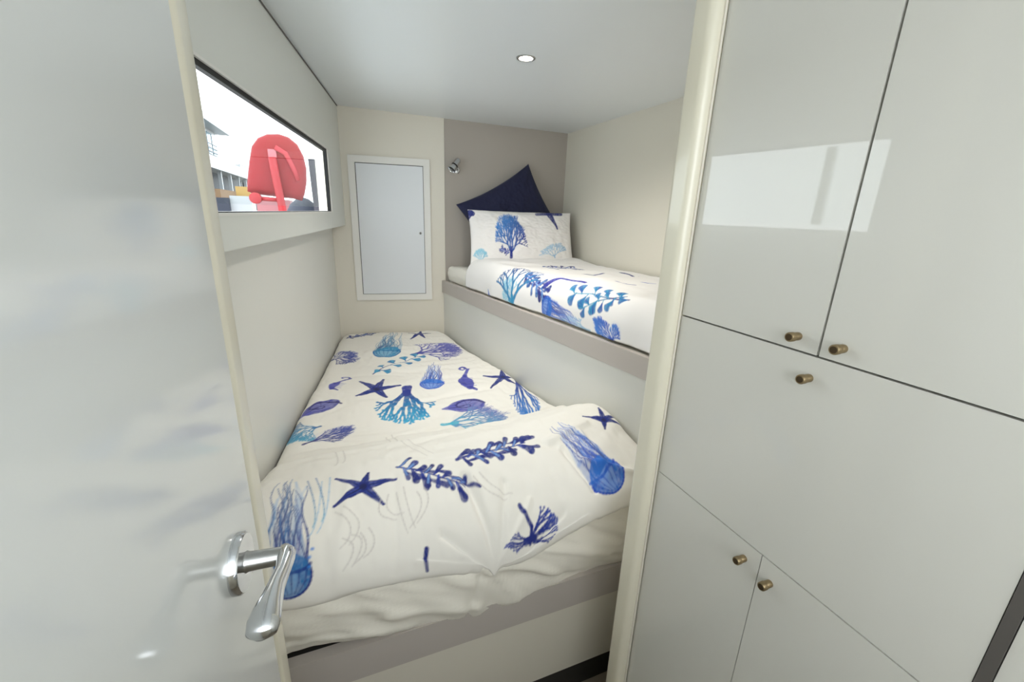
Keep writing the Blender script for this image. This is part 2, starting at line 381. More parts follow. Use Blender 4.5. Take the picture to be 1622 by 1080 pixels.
def draw(pr, kind, ink, pts):
    R = pr.rng; c0, c1 = (lin(*c) for c in INK[ink])
    P0, P1 = np.array(pts[0]), np.array(pts[1]); ax = P1-P0; L = float(np.hypot(*ax))+1e-6
    P2 = np.array(pts[2]) if len(pts) > 2 else P0+np.array([-ax[1], ax[0]])*.3
    if kind not in ('star', 'stem', 'sketch', 'dots', 'tail'):
        n = np.array([-ax[1], ax[0]])/L; hw = max(abs(float((P2-P0)@n)), .18*L)
        F = lambda u, v: tuple(P0+ax*v+n*hw*u)
    mw = pr.aa
    if kind == 'star':
        c = P0; tips = [np.array(t) for t in pts[1:]]
        rad = np.mean([np.hypot(*(t-c)) for t in tips])
        for t in tips:
            m = c+(t-c)*.5
            pr.line([tuple(c), tuple(m), tuple(t)], rad*.20, rad*.045, c0, c0, .95)
            pr.line([tuple(c+(t-c)*.12), tuple(c+(t-c)*.85)], rad*.085, rad*.02, c1, c1, .55)
            pr.line([tuple(c), tuple(c+(t-c)*.9)], rad*.02+mw*.3, mw*.3, lin(16, 20, 60), lin(16, 20, 60), .8)
            pr.blob(tuple(t), (1, 0), rad*.05, rad*.05, c0, .9)
        pr.blob(tuple(c), (1, 0), rad*.13, rad*.13, lin(18, 24, 78), .8)
    elif kind in ('coral', 'branch'):
        dense = kind == 'coral'
        def grow(u, v, ang, ln, w, d):
            uu, vv = u+math.sin(ang)*ln*.95, v+math.cos(ang)*ln
            mid = ((u+uu)/2+R.uniform(-.04, .04), (v+vv)/2)
            t = min(1, max(0, (.45*v+.45*(u+.4) if dense else v*.9)+R.uniform(-.12, .12)))
            pr.line([F(u, v), F(*mid), F(uu, vv)], w, w*.75, mixc(c0, c1, t), mixc(c0, c1, min(1, t+.15)), .92)
            if d == 0:
                if not dense: pr.blob(F(uu, vv), (1, 0), w*1.4, w*1.4, mixc(c0, c1, min(1, t+.2)), .8)
                return
            k = 3 if (dense and d > 2 and R.random() < .5) or d > 4 else 2
            for q in range(k):
                a = ang*.86 + (q-(k-1)/2)*R.uniform(.42, .72)*(1.1 if k == 2 else .95) + R.uniform(-.16, .16)
                grow(uu, vv, max(-1.75, min(1.75, a)), ln*R.uniform(.70, .88), max(w*.74, mw*.42), d-1)
        w0 = min(L, hw*2)*(.027 if dense else .050)
        sz = min(L, hw*1.4)/mw; depth = (5 if dense else 4) - (sz < 34) - (sz < 16)
        for a in ((-.95, -.35, .2, .8) if dense else (-.8, 0, .75)):
            grow(0, 0, a+R.uniform(-.1, .1), .27 if dense else .30, max(w0, mw*.6), depth)
        pr.line([F(0, -.12), F(0, .12)], w0*1.6, w0*1.1, c0, c0, .95)
        if dense: pr.blob(F(0, .5), tuple(ax), L*.45, hw*.7, mixc(c1, lin(255, 255, 255), .35), .10)
    elif kind == 'jelly':
        # P0 = middle of the bell, P1 = where the tentacles end
        white = lin(250, 250, 252); pale = mixc(c1, white, .4); hb = max(.10, min(.34, hw*.95/L))
        for k in range(8):
            t = k/7-.5; e = R.uniform(.6, 1.0)
            pr.line([F(t*1.7, 0), F(t*1.45+R.uniform(-.2, .2), e*.35), F(t*1.2+R.uniform(-.3, .3), e*.7), F(t*1.0+R.uniform(-.35, .35), e)], hw*.17, hw*.05, mixc(c0, c1, .6), pale, .38)
        for k in range(24):
            t = R.uniform(-.85, .85); e = R.uniform(.45, 1.05); ph = R.uniform(0, 6); am = R.uniform(.05, .22); pp = []
            for s in range(13):
                v = e*s/12; pp.append(F(t*(1-.30*v)+am*(math.sin(ph+v*11)-math.sin(ph))*min(1, v*2.5), v))
            cc = R.choice([c0, c0, mixc(c0, c1, .5), mixc(c0, c1, .25), lin(70, 62, 150), mixc(c0, lin(18, 24, 96), .6), mixc(c0, lin(18, 24, 96), .35)])
            w = R.choice([.02, .03, .075])*hw
            pr.line(pp, max(w, mw*.45), mw*.3, cc, mixc(cc, pale, .35), R.uniform(.7, 1.0))
        pr.blob(F(0, -.12*hb), tuple(ax), L*hb*1.05, hw*.98, mixc(c0, c1, .55), .88)
        pr.blob(F(.1, -.35*hb), tuple(ax), L*hb*.55, hw*.55, mixc(c1, white, .25), .5)
        for u in (-.8, -.45, -.1, .25, .6, .85): pr.line([F(u, .10*hb), F(u*.85, -.45*hb), F(u*.4, -.95*hb)], hw*.05, mw*.3, c0, c0, .6)
        rim = [F(.98*math.sin(a), -.12*hb-1.0*hb*math.cos(a)) for a in np.linspace(-1.75, 1.75, 19)]
        pr.line(rim, max(hw*.05, mw*.5), max(hw*.05, mw*.5), c0, c0, .85)
        pr.line([F(.96*math.sin(a), .30*hb-.28*hb*math.cos(a)) for a in np.linspace(-1.5, 1.5, 9)], max(hw*.07, mw*.6), max(hw*.07, mw*.6), c0, mixc(c0, c1, .4), .8)
    elif kind == 'ginkgo':
        pr.line([F(0, 0), F(.15, .35), F(-.05, .65), F(.1, 1)], max(L*.012, mw*.7), mw*.5, lin(44, 50, 130), c0, .9)
        for v, u, s in [(.03, .1, .75), (.14, -.55, .85), (.22, .6, .8), (.38, -.45, .9), (.48, .75, 1.), (.6, -.6, .95), (.72, .55, 1.05), (.84, -.35, 1.), (.95, .45, 1.), (1., -.2, .9)]:
            b = np.array(F(.05, v)); e = np.array(F(u, v+.05)); d = e-b; r = s*.105*L
            pr.line([tuple(b), tuple(e)], max(L*.010, mw*.6), mw*.5, c0, c0, .9)
            dn = d/(np.hypot(*d)+1e-9)
            for k in range(7):
                a = (k-3)*.30; dd = np.array([dn[0]*math.cos(a)-dn[1]*math.sin(a), dn[0]*math.sin(a)+dn[1]*math.cos(a)])
                cc = mixc(c0, c1, R.uniform(0, 1))
                pr.line([tuple(e-dn*r*.5), tuple(e+dd*r*.7)], r*.06+mw*.3, r*.17, cc, cc, .85)
    elif kind == 'kelp':
        pr.line([F(0, 0), F(.1, .3), F(-.1, .65), F(0, 1)], max(L*.02, mw*.7), mw*.6, c0, c0, .9)
        hi = lin(120, 160, 220)
        for k in range(15):
            v = .02+.066*k; sd = (-1)**k; u = sd*R.uniform(.35, 1.0)
            b, e = F(R.uniform(-.08, .08), v), F(u, v+R.uniform(.02, .2)); m = ((b[0]+e[0])/2, (b[1]+e[1])/2)
            wl = max(L*R.uniform(.03, .055), mw*.8); cc = mixc(c0, c1, R.uniform(0, 1))
            pr.line([b, m, e], max(L*.014, mw*.5), wl, cc, mixc(cc, lin(24, 28, 88), .5), .93)
            if R.random() < .7:
                e2 = F(u*R.uniform(.4, .8), v+R.uniform(.14, .3)); pr.line([m, e2], max(L*.014, mw*.45), wl*.8, c0, mixc(c0, hi, .25), .9)
            if R.random() < .6: pr.line([b, m, ((m[0]+e[0])/2, (m[1]+e[1])/2)], wl*.25, wl*.4, hi, hi, .7)
    elif kind == 'fern':
        pr.line([F(0, 0), F(.12, .5), F(0, 1)], max(L*.014, mw*.6), mw*.5, c0, c1, .9)
        for k in range(13):
            v = .02+.068*k; cc = mixc(c0, c1, v+R.uniform(-.1, .1))
            for sd in (-1, 1):
                u = sd*R.uniform(.45, 1)*(1-.35*v); q = R.uniform(.10, .2)
                pr.line([F(.08, v), F(u*.6, v+q*.45), F(u, v+q)], max(L*.012, mw*.5), max(L*.018, mw*.5), cc, cc, .85)
                pr.line([F(u*.5, v+q*.4), F(u*.55, v+q*1.3)], max(L*.012, mw*.45), max(L*.014, mw*.45), cc, cc, .8)
    elif kind == 'horse':
        body = [F(.9*math.sin(a*3.2+.4)*(.30+.25*math.sin(a*2.4)), a) for a in np.linspace(0, .86, 12)]
        for k, p in enumerate(body[:-1]):
            t = k/10; w = L*(.030+.10*math.exp(-((t-.28)/.24)**2)*1)
            pr.seg(p, body[k+1], w, w, mixc(c0, c1, R.uniform(0, .8)), .9)
        curl = [F(.55+.32*math.cos(a), .92+.10*math.sin(a)) for a in np.linspace(3.4, -2.2, 10)]
        pr.line([body[-1]]+curl, L*.035, L*.018, c0, c1, .9)
        pr.line([F(.1, .02), F(-.5, -.04)], L*.05, L*.025, c0, c1, .9)
        for k in range(6): pr.line([body[k+1], tuple(np.array(body[k+1])+np.array(F(-.75, 0))-np.array(F(0, 0)))], L*.02, L*.008, c1, c1, .7)
    elif kind == 'shell':
        r = hw; c = np.array(P0)
        dark = lin(44, 40, 110)
        pr.blob(tuple(c), tuple(ax), r*1.55, r, mixc(c0, c1, .3), .9)
        pr.line([tuple(c+ax*.1), tuple(c+ax*.6), tuple(P1)], r*.75, r*.12, mixc(c0, c1, .4), c1, .85)
        pr.blob(tuple(c-ax*.08), tuple(ax), r*1.05, r*.62, mixc(c1, lin(255, 255, 255), .2), .55)
        sp = [tuple(c+np.array([1.5*r*(1-.075*k)*math.cos(.55*k), r*(1-.075*k)*math.sin(.55*k)])) for k in range(13)]
        pr.line(sp, max(r*.12, mw*.7), mw*.5, dark, dark, .85)
        for k in range(6): pr.line([tuple(c), tuple(c+np.array([1.3*r*math.cos(.6*k+.4), .9*r*math.sin(.6*k+.4)]))], mw*.5, mw*.5, dark, dark, .5)
        pr.line([tuple(c+ax*.15), tuple(P1)], max(r*.1, mw*.6), mw*.4, dark, c0, .7)
    elif kind == 'stem':
        w = max(.035*sum(np.hypot(*(np.array(a)-np.array(b))) for a, b in zip(pts[:-1], pts[1:])), mw*1.1)
        pr.line(pts, w*1.7, w*1.2, c0, c0, .95)
    elif kind == 'tail':
        pr.line([tuple((P1+P2)/2), tuple(P0)], .020, .005, c0, c0, .95)
        pr.line([tuple(P1), tuple(P2)], .010, .016, c0, mixc(c0, c1, .6), .9)
    elif kind == 'sketch':
        off = np.array([.010, .004])
        for s in (0, 1):
            a, m_, c = (np.array(p)+off*s*2 for p in pts); q = 2*m_-(a+c)/2
            pp = [tuple((1-t)**2*a+2*t*(1-t)*q+t*t*c) for t in np.linspace(0, 1, 9)]
            pr.line(pp, mw*.55, mw*.45, c0, c1, .65)
    elif kind == 'dots':
        for p in pts: pr.blob(p, (1, 0), .004, .003, c1, .9)
def fill_print(A, B, base, motifs, aa):
    pr = Print(A, B, base, aa)
    for kind, ink, pts in motifs: draw(pr, kind, ink, pts)
    return pr.C
# ------------------------------------------------------------------ the cabin shell
def rect_poly(p, q, n, t):                    # thin wall from p to q, thickness t towards n
    return [p, q, (q[0]+n[0]*t, q[1]+n[1]*t), (p[0]+n[0]*t, p[1]+n[1]*t)]
UX, UY = .1609, .9870                         # direction of the hull side
def upper_x(y): return .055 + (y-2.83)*.1629  # room face of the window panel
def ceil_z(x): return .547 - .031*x
Y_END = -.55
# floor, ceiling
struct(box('floor', M_FLOOR, (-1.2, 1.5, Y_END, 3.0, -.05, 0)))
bm = bmesh.new()
plan = [(-.42, Y_END), (1.46, Y_END), (1.46, 2.90), (upper_x(2.90)-.09, 2.90), (upper_x(.60)-.09, .60)]
lo = [bm.verts.new((x, y, Z(ceil_z(x)))) for x, y in plan]; hi = [bm.verts.new((x, y, Z(.66))) for x, y in plan]
bm.faces.new(lo[::-1]); bm.faces.new(hi)
for i in range(5): bm.faces.new([lo[i], lo[(i+1) % 5], hi[(i+1) % 5], hi[i]])
struct(finish(bm, 'ceiling', M_CEIL))
struct(box('corridor_light_block', M_CREAM, (-.30, 1.24, Y_END-.04, Y_END, 0, 1.28)))  # unseen low wall, added to hold back light from behind the camera
# hull side: proud panel with the window opening, and the recessed lining below it
WY0, WY1, WZ0, WZ1 = .86, 2.425, -.020, .270
def hull_slab(bm, y0, y1, z0, z1, inner, depth):
    add_hexa(bm, [(inner(y0), y0, z0), (inner(y0)-depth, y0, z0), (inner(y1)-depth, y1, z0), (inner(y1), y1, z0),
                  (inner(y0), y0, z1), (inner(y0)-depth, y0, z1), (inner(y1)-depth, y1, z1), (inner(y1), y1, z1)])
bm = bmesh.new()
for y0, y1, z0, z1, dd in ((.60, 2.90, WZ1, .557, .02), (.60, 2.90, -.100, WZ0, .10), (.60, WY0, WZ0, WZ1, .02), (WY1, 2.90, WZ0, WZ1, .02)):
    hull_slab(bm, y0, y1, Z(z0), Z(z1), upper_x, dd)
bmesh.ops.remove_doubles(bm, verts=bm.verts, dist=1e-5)
wall_left = struct(finish(bm, 'wall_left', M_WALL))
bm = bmesh.new(); hull_slab(bm, .60, 2.90, 0, Z(-.095), wall_x, .05)
struct(finish(bm, 'wall_left_lower', M_LOWER))
bm = bmesh.new(); hull_slab(bm, .60, 2.83, Z(.5405), Z(.545), lambda y: upper_x(y)+.0035, .003)
struct(finish(bm, 'ceiling_shadow_line', M_ALU))  # dark strip drawn in place of the shadowed gap along the ceiling
# window: outer white lip, black gasket, fixed pane, one mullion
win = thing('window_1', 'long low hull window with black gasket', 'window', (upper_x(1.6)-.03, 1.6, Z(WZ0)))
del win['category']; win['kind'] = 'structure'
def win_ring(name, m, inset, wt, wb, ws, x_in, depth, parent):
    bm = bmesh.new(); a0, a1, b0, b1 = WY0+inset, WY1-inset, Z(WZ0+inset), Z(WZ1-inset)
    f = lambda y: upper_x(y)-x_in
    for y0, y1, z0, z1 in ((a0, a1, b1-wt, b1), (a0, a1, b0, b0+wb), (a0, a0+ws, b0+wb, b1-wt), (a1-ws, a1, b0+wb, b1-wt)): hull_slab(bm, y0, y1, z0, z1, f, depth)
    return finish(bm, name, m, parent)
win_ring('window_lip', M_HFRAME, -.006, .0065, .0065, .0065, -.002, .012, win)
win_ring('gasket', M_BLACK, .0, .013, .003, .020, .004, .014, win)
bm = bmesh.new(); hull_slab(bm, 1.035, 1.06, Z(WZ0+.02), Z(WZ1-.02), lambda y: upper_x(y)-.024, .016); finish(bm, 'mullion', M_HFRAME, win)
bm = bmesh.new(); hull_slab(bm, WY0+.02, WY1-.02, Z(WZ0+.02), Z(WZ1-.02), lambda y: upper_x(y)-.0185, .005); finish(bm, 'pane', M_GLASS, win)
# back wall: cream panel with the locker at the left, taupe upholstered board behind the bunk
DB = (.991, -.1331); NB = (-.1331, -.991)     # along the wall to the right; towards the room
def bw(s, off=0.0): return (-.022+DB[0]*s+NB[0]*off, 2.842+DB[1]*s+NB[1]*off)
S_PANEL = (.642+.022)/.991
struct(prism('wall_back', M_CREAM, [bw(-.06, .006), bw(S_PANEL, .006), bw(S_PANEL, -.06), bw(-.06, -.06)], 0, Z(.56), bevel=.002))
struct(prism('wall_back_alcove', M_TAUPE, [bw(S_PANEL+.001, 0), bw(1.50, 0), bw(1.50, -.06), bw(S_PANEL+.001, -.06)], 0, Z(.56)))
struct(box('wall_right', M_RIGHT, (1.42, 1.48, .62, 2.80, 0, Z(.56))))
struct(box('wall_partition', M_CREAM, (.70, 1.42, .690, .735, 0, Z(.53))))
struct(prism('wall_partition_left', M_CREAM, [(-.40, .690), (-.215, .690), (-.215, .735), (-.40, .735)], 0, Z(.555)))
struct(box('wall_corridor', M_CREAM, (-.30, -.26, Y_END, .690, 0, Z(.553))))
# door posts either side of the cabin entrance, rounded
def post(name, x0, x1, y0, y1, rads):
    poly = []
    for (cx, cy, a0), r in zip(((x0, y0, 180), (x1, y0, 270), (x1, y1, 0), (x0, y1, 90)), rads):
        sx, sy = (1 if cx == x0 else -1), (1 if cy == y0 else -1)
        for k in range(7):
            a = math.radians(a0+15*k); poly.append((cx+sx*r+r*math.cos(a), cy+sy*r+r*math.sin(a)))
    o = prism(name, M_JAMB, poly, 0, Z(.535), smooth=False)
    for p in o.data.polygons: p.use_smooth = abs(p.normal.z) < .5
    o.data.set_sharp_from_angle(angle=math.radians(35)); return struct(o)
post('trim_2', .622, .705, .668, .722, (.016, .004, .004, .012))
post('trim_3', -.225, -.150, .668, .735, (.004, .016, .012, .004))
bm = bmesh.new(); add_box(bm, .6425, .6465, .6645, .6685, 0, Z(.53)); struct(finish(bm, 'trim_4', M_CREAM))

# ------------------------------------------------------------------ cabin door standing open at the left, with its lever handle
DD = (.0837, .9965); DN = (.9965, -.0837)     # along the door towards its free edge; out of its face
def dp(t, off=0.0): return (-.129+DD[0]*t+DN[0]*off, .46+DD[1]*t+DN[1]*off)
door = prism('door_1', M_GLOSSL, [dp(-.72, 0), dp(.072, 0), dp(.072, -.038), dp(-.72, -.038)], .012, Z(.50), bevel=.003)
struct(door)
hz = Z(-.379)
def dpz(t, off, dz=0): x, y = dp(t, off); return (x, y, hz+dz)
lathe('rose', M_CHROME, [(-.001, .0325), (.006, .0325), (.009, .030), (.0095, .014)], dpz(0, 0), (DN[0], DN[1], 0), door, 48)
neck = lathe('neck', M_SATIN, [(.008, .0125), (.012, .0105), (.045, .0095), (.05, .0085)], dpz(0, 0), (DN[0], DN[1], 0), door, 32)
path = [dpz(.010, .046), dpz(.002, .049, .001), dpz(-.008, .050, .0015), dpz(-.025, .0495, .001), dpz(-.045, .047, 0), dpz(-.065, .045, -.001), dpz(-.082, .044, -.002), dpz(-.093, .044, -.003), dpz(-.098, .044, -.003)]
sweep('lever', M_CHROME, path, [(.006, .007), (.0095, .0095), (.0095, .0095), (.008, .0095), (.0085, .0115), (.0122, .0115), (.0150, .0115), (.0135, .0100), (.006, .005)], door, 28)

# ------------------------------------------------------------------ wardrobe front on the right
WX = .650
wd = thing('wardrobe', 'built-in gloss white wardrobe of five doors with brass knobs, right of the cabin entrance', 'wardrobe', (WX+.3, .40, 0))
box('carcass', M_GAP, (WX+.024, 1.24, .131, .666, .012, Z(.505)), wd)
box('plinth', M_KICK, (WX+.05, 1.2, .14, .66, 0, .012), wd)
def cab_door(name, y0, y1, z0, z1, knob, parent=wd, label=None):
    d = box(name, M_GLOSS, (WX, WX+.020, y0, y1, Z(z0), Z(z1)), parent, bevel=.0015)
    if label: d['label'] = label
    if knob:
        y, z = knob; o = (WX+.0005, y, Z(z))
        kb = lathe('knob', M_BRASS, [(0, .0060), (.002, .0064), (.010, .0064), (.0115, .0055), (.0125, .0055), (.0135, .0074), (.021, .0074), (.0225, .0066), (.0226, .0050)], o, (-1, 0, 0), d, 28)
        lathe('knob_face', M_BRASSD, [(.0224, .0052), (.0229, .0050), (.0231, .001)], o, (-1, 0, 0), d, 24)
    return d
cab_door('cabinet_door', .3895, .6655, -.1865, .500, (.4215, -.1655), label='upper left wardrobe door, knob at its lower corner')
cab_door('cabinet_door', .1325, .3855, -.1865, .500, (.3560, -.1655), label='upper right wardrobe door, knob at its lower corner')
cab_door('drop_flap', .1325, .6655, -.5555, -.1895, (.3910, -.2230), label='wide middle flap of the wardrobe')
cab_door('cabinet_door', .3960, .6655, -1.50, -.5580, (.4250, -.5900), label='lower left wardrobe door')
cab_door('cabinet_door', .1325, .3945, -1.50, -.5580, (.3720, -.5960), label='lower right wardrobe door')
box('edge_strip', M_ALU, (WX-.001, WX+.022, .1200, .1315, .012, Z(.505)), wd, bevel=.002)
cb = thing('tall_cabinet', 'plain gloss white cabinet beside the wardrobe, beyond the grey edge strip', 'cabinet', (WX+.3, -.2, 0))
box('carcass', M_GAP, (WX+.024, 1.24, -.54, .118, 0, Z(.505)), cb)
box('cabinet_door', M_GLOSS, (WX+.002, WX+.022, -.54, .1190, .0, Z(.50)), cb, bevel=.0015)

# ------------------------------------------------------------------ upper bunk (structure of the bed, fixed joinery)
def kx(y, off=0.0): return bunk_x(y)-off
bunk = thing('upper_bunk', 'raised bunk bed with taupe rail and white front panel along the right wall', 'bunk bed', (1.1, 1.8, 0))
Y0, Y1 = .74, 2.738
prism('front_panel', M_LOWER, [(kx(Y0), Y0), (kx(Y1), Y1+.008), (kx(Y1)+.03, Y1), (kx(Y0)+.03, Y0)], Z(-1.485), Z(-.50), bunk)
prism('rail', M_RAIL, [(kx(Y0, .012), Y0), (kx(Y1, .012), Y1+.006), (kx(Y1)+.012, Y1), (kx(Y0)+.012, Y0)], Z(-.508), Z(-.432), bunk, bevel=.003)
prism('platform', M_CREAM, [(kx(Y0)+.013, Y0), (kx(Y1)+.013, Y1), (1.418, Y1-.10), (1.418, Y0)], Z(-.47), Z(-.440), bunk)

def slab_mesh(name, poly, z0, z1, m, r=.03, per=.012, parent=None, bulge=.006, seed=0, side_n=26, wrinkle=1.0, deform=None):
    """a soft mattress: rounded outline swept between z0 and z1, capped top and bottom"""
    pts = []; n = len(poly)
    for i in range(n):
        p = np.array(poly[i]); a = np.array(poly[i-1])-p; b = np.array(poly[(i+1) % n])-p
        a /= np.hypot(*a); b /= np.hypot(*b); rc = .04
        for t in np.linspace(0, 1, 7): pts.append((1-t)**2*(p+a*rc)+2*t*(1-t)*p+t*t*(p+b*rc))
    pts = np.array(pts); L = np.hypot(*np.roll(pts, -1, 0).T-0*pts.T) if False else np.linalg.norm(np.roll(pts, -1, 0)-pts, axis=1)
    out = []
    for i in range(len(pts)):
        k = max(1, int(L[i]/per))
        for t in range(k): out.append(pts[i]+(pts[(i+1) % len(pts)]-pts[i])*t/k)
    P = np.array(out); arc = np.concatenate([[0], np.cumsum(np.linalg.norm(np.diff(P, axis=0), axis=1))])
    T = np.roll(P, -1, 0)-np.roll(P, 1, 0); T /= np.linalg.norm(T, axis=1, keepdims=True); Nrm = np.stack([T[:, 1], -T[:, 0]], 1)
    rows = []
    for a in np.linspace(0, math.pi/2, 6): rows.append((z0+r-r*math.cos(a), r-r*math.sin(a)))
    for t in np.linspace(0, 1, side_n)[1:-1]: rows.append((z0+r+(z1-z0-2*r)*t, -bulge*math.sin(math.pi*t)))
    for a in np.linspace(0, math.pi/2, 6): rows.append((z1-r+r*math.sin(a), r-r*math.cos(a)))
    V = []
    for z, ins in rows:
        w = wrinkle*(.006*vnoise(arc*7+seed, np.full_like(arc, z*12), seed+40) + .0045*vnoise(arc*16+z*22, z*10-arc*6, seed+41) + .002*vnoise(arc*40+z*60, z*60+arc*9, seed+42))
        q = P-Nrm*ins+Nrm*w[:, None]; V.append(np.concatenate([q, np.full((len(q), 1), z)+.006*wrinkle*vnoise(arc*4, arc*0+seed, 44)[:, None]], 1))
    V = np.array(V); k = V.shape[1]; F = []
    for i in range(len(V)-1):
        a = np.arange(k)+i*k; b = np.roll(np.arange(k), -1)+i*k; F.append(np.stack([a, b, b+k, a+k], -1))
    if deform is not None: V = deform(V)
    c = V[:, :, :].mean(1); VV = np.concatenate([V.reshape(-1, 3), [[*P.mean(0), z0], [*P.mean(0), z1]]]); cb_, ct = len(VV)-2, len(VV)-1
    a = np.arange(k); b = np.roll(a, -1); top = (len(V)-1)*k
    F.append(np.stack([a, np.full(k, cb_), b, b], -1)[:, [0, 1, 2, 2]]); F.append(np.stack([a+top, b+top, np.full(k, ct), np.full(k, ct)], -1))
    F = np.concatenate(F); bm = bmesh.new(); vs = [bm.verts.new(v) for v in VV]
    for f in F:
        u = list(dict.fromkeys(f.tolist()))
        try: bm.faces.new([vs[q] for q in u])
        except ValueError: pass
    return finish(bm, name, m, parent, smooth=True)
def recentre(o, loc):
    o.data.transform(Matrix.Translation(-Vector(loc))); o.location = loc; return o
um = slab_mesh('mattress', [(kx(Y0)+.030, Y0+.01), (1.412, Y0+.01), (1.412, 2.645), (kx(2.738)+.016, 2.735)], Z(-.4385), Z(-.335), M_SHEET, seed=3, bulge=.004, wrinkle=.5)
tag(recentre(um, (1.1, 1.8, Z(-.4385))), 'white sheeted mattress lying on the raised bunk', 'mattress')

# ------------------------------------------------------------------ lower bed
bed = thing('lower_bed', 'low built-in bed base with taupe rail and cream front panel', 'bed', (.35, 1.8, 0))
FY = .905
def rail_poly(y0, y1): return [(wall_x(y0)+.003, y0), (bunk_x(y0)-.003, y0), (bunk_x(y1)-.003, y1), (wall_x(y1)+.003, y1)]
prism('rail', M_RAIL, rail_poly(FY, FY+.03), Z(-1.198), Z(-1.088), bed, bevel=.004)
prism('front_panel', M_CREAM, rail_poly(FY+.008, FY+.03), Z(-1.482), Z(-1.198), bed)
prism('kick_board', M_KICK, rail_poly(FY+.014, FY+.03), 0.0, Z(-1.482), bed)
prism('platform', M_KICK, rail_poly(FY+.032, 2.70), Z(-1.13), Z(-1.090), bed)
def sag(V):
    """the sheet hangs over the rail in the middle, lifts at the left, and is drawn into creases"""
    x, y, z = V[..., 0].copy(), V[..., 1].copy(), V[..., 2].copy()
    front = 1-smooth(.93, .99, y); low = 1-smooth(Z(-1.09), Z(-.98), z)
    d = np.exp(-((x-.36)/.26)**2)
    V[..., 2] = z - front*low*(.036*d - .016*(1-smooth(-.15, .08, x)))
    V[..., 1] = y - front*(.010*low*d + .004)
    for p, q, w, k in [((.30, -.93), (.42, -1.06), .010, .010), ((.36, -.95), (.55, -1.03), .012, .010), ((.30, -.96), (.26, -1.08), .010, -.008), ((.50, -.93), (.72, -1.02), .012, .010),
                       ((.62, -.90), (.76, -.98), .010, -.008), ((.05, -1.00), (.30, -1.05), .013, .009), ((-.15, -1.02), (.1, -1.06), .014, .008), ((.42, -1.0), (.64, -1.07), .010, -.008)]:
        V[..., 1] -= front*crease(x, z-EYE, [p, q], w, k)
    return V
lm = slab_mesh('mattress', [(wall_x(.915)+.042, .912), (bunk_x(.915)-.042, .912), (bunk_x(2.70)-.04, 2.70), (wall_x(2.75)+.042, 2.765)], Z(-1.089), Z(-.85), M_SHEETC, r=.035, seed=8, bulge=.016, wrinkle=1.35, deform=sag)
tag(recentre(lm, (.35, 1.8, Z(-1.089))), 'white sheeted mattress on the low bed, creased front showing under the duvet', 'mattress')

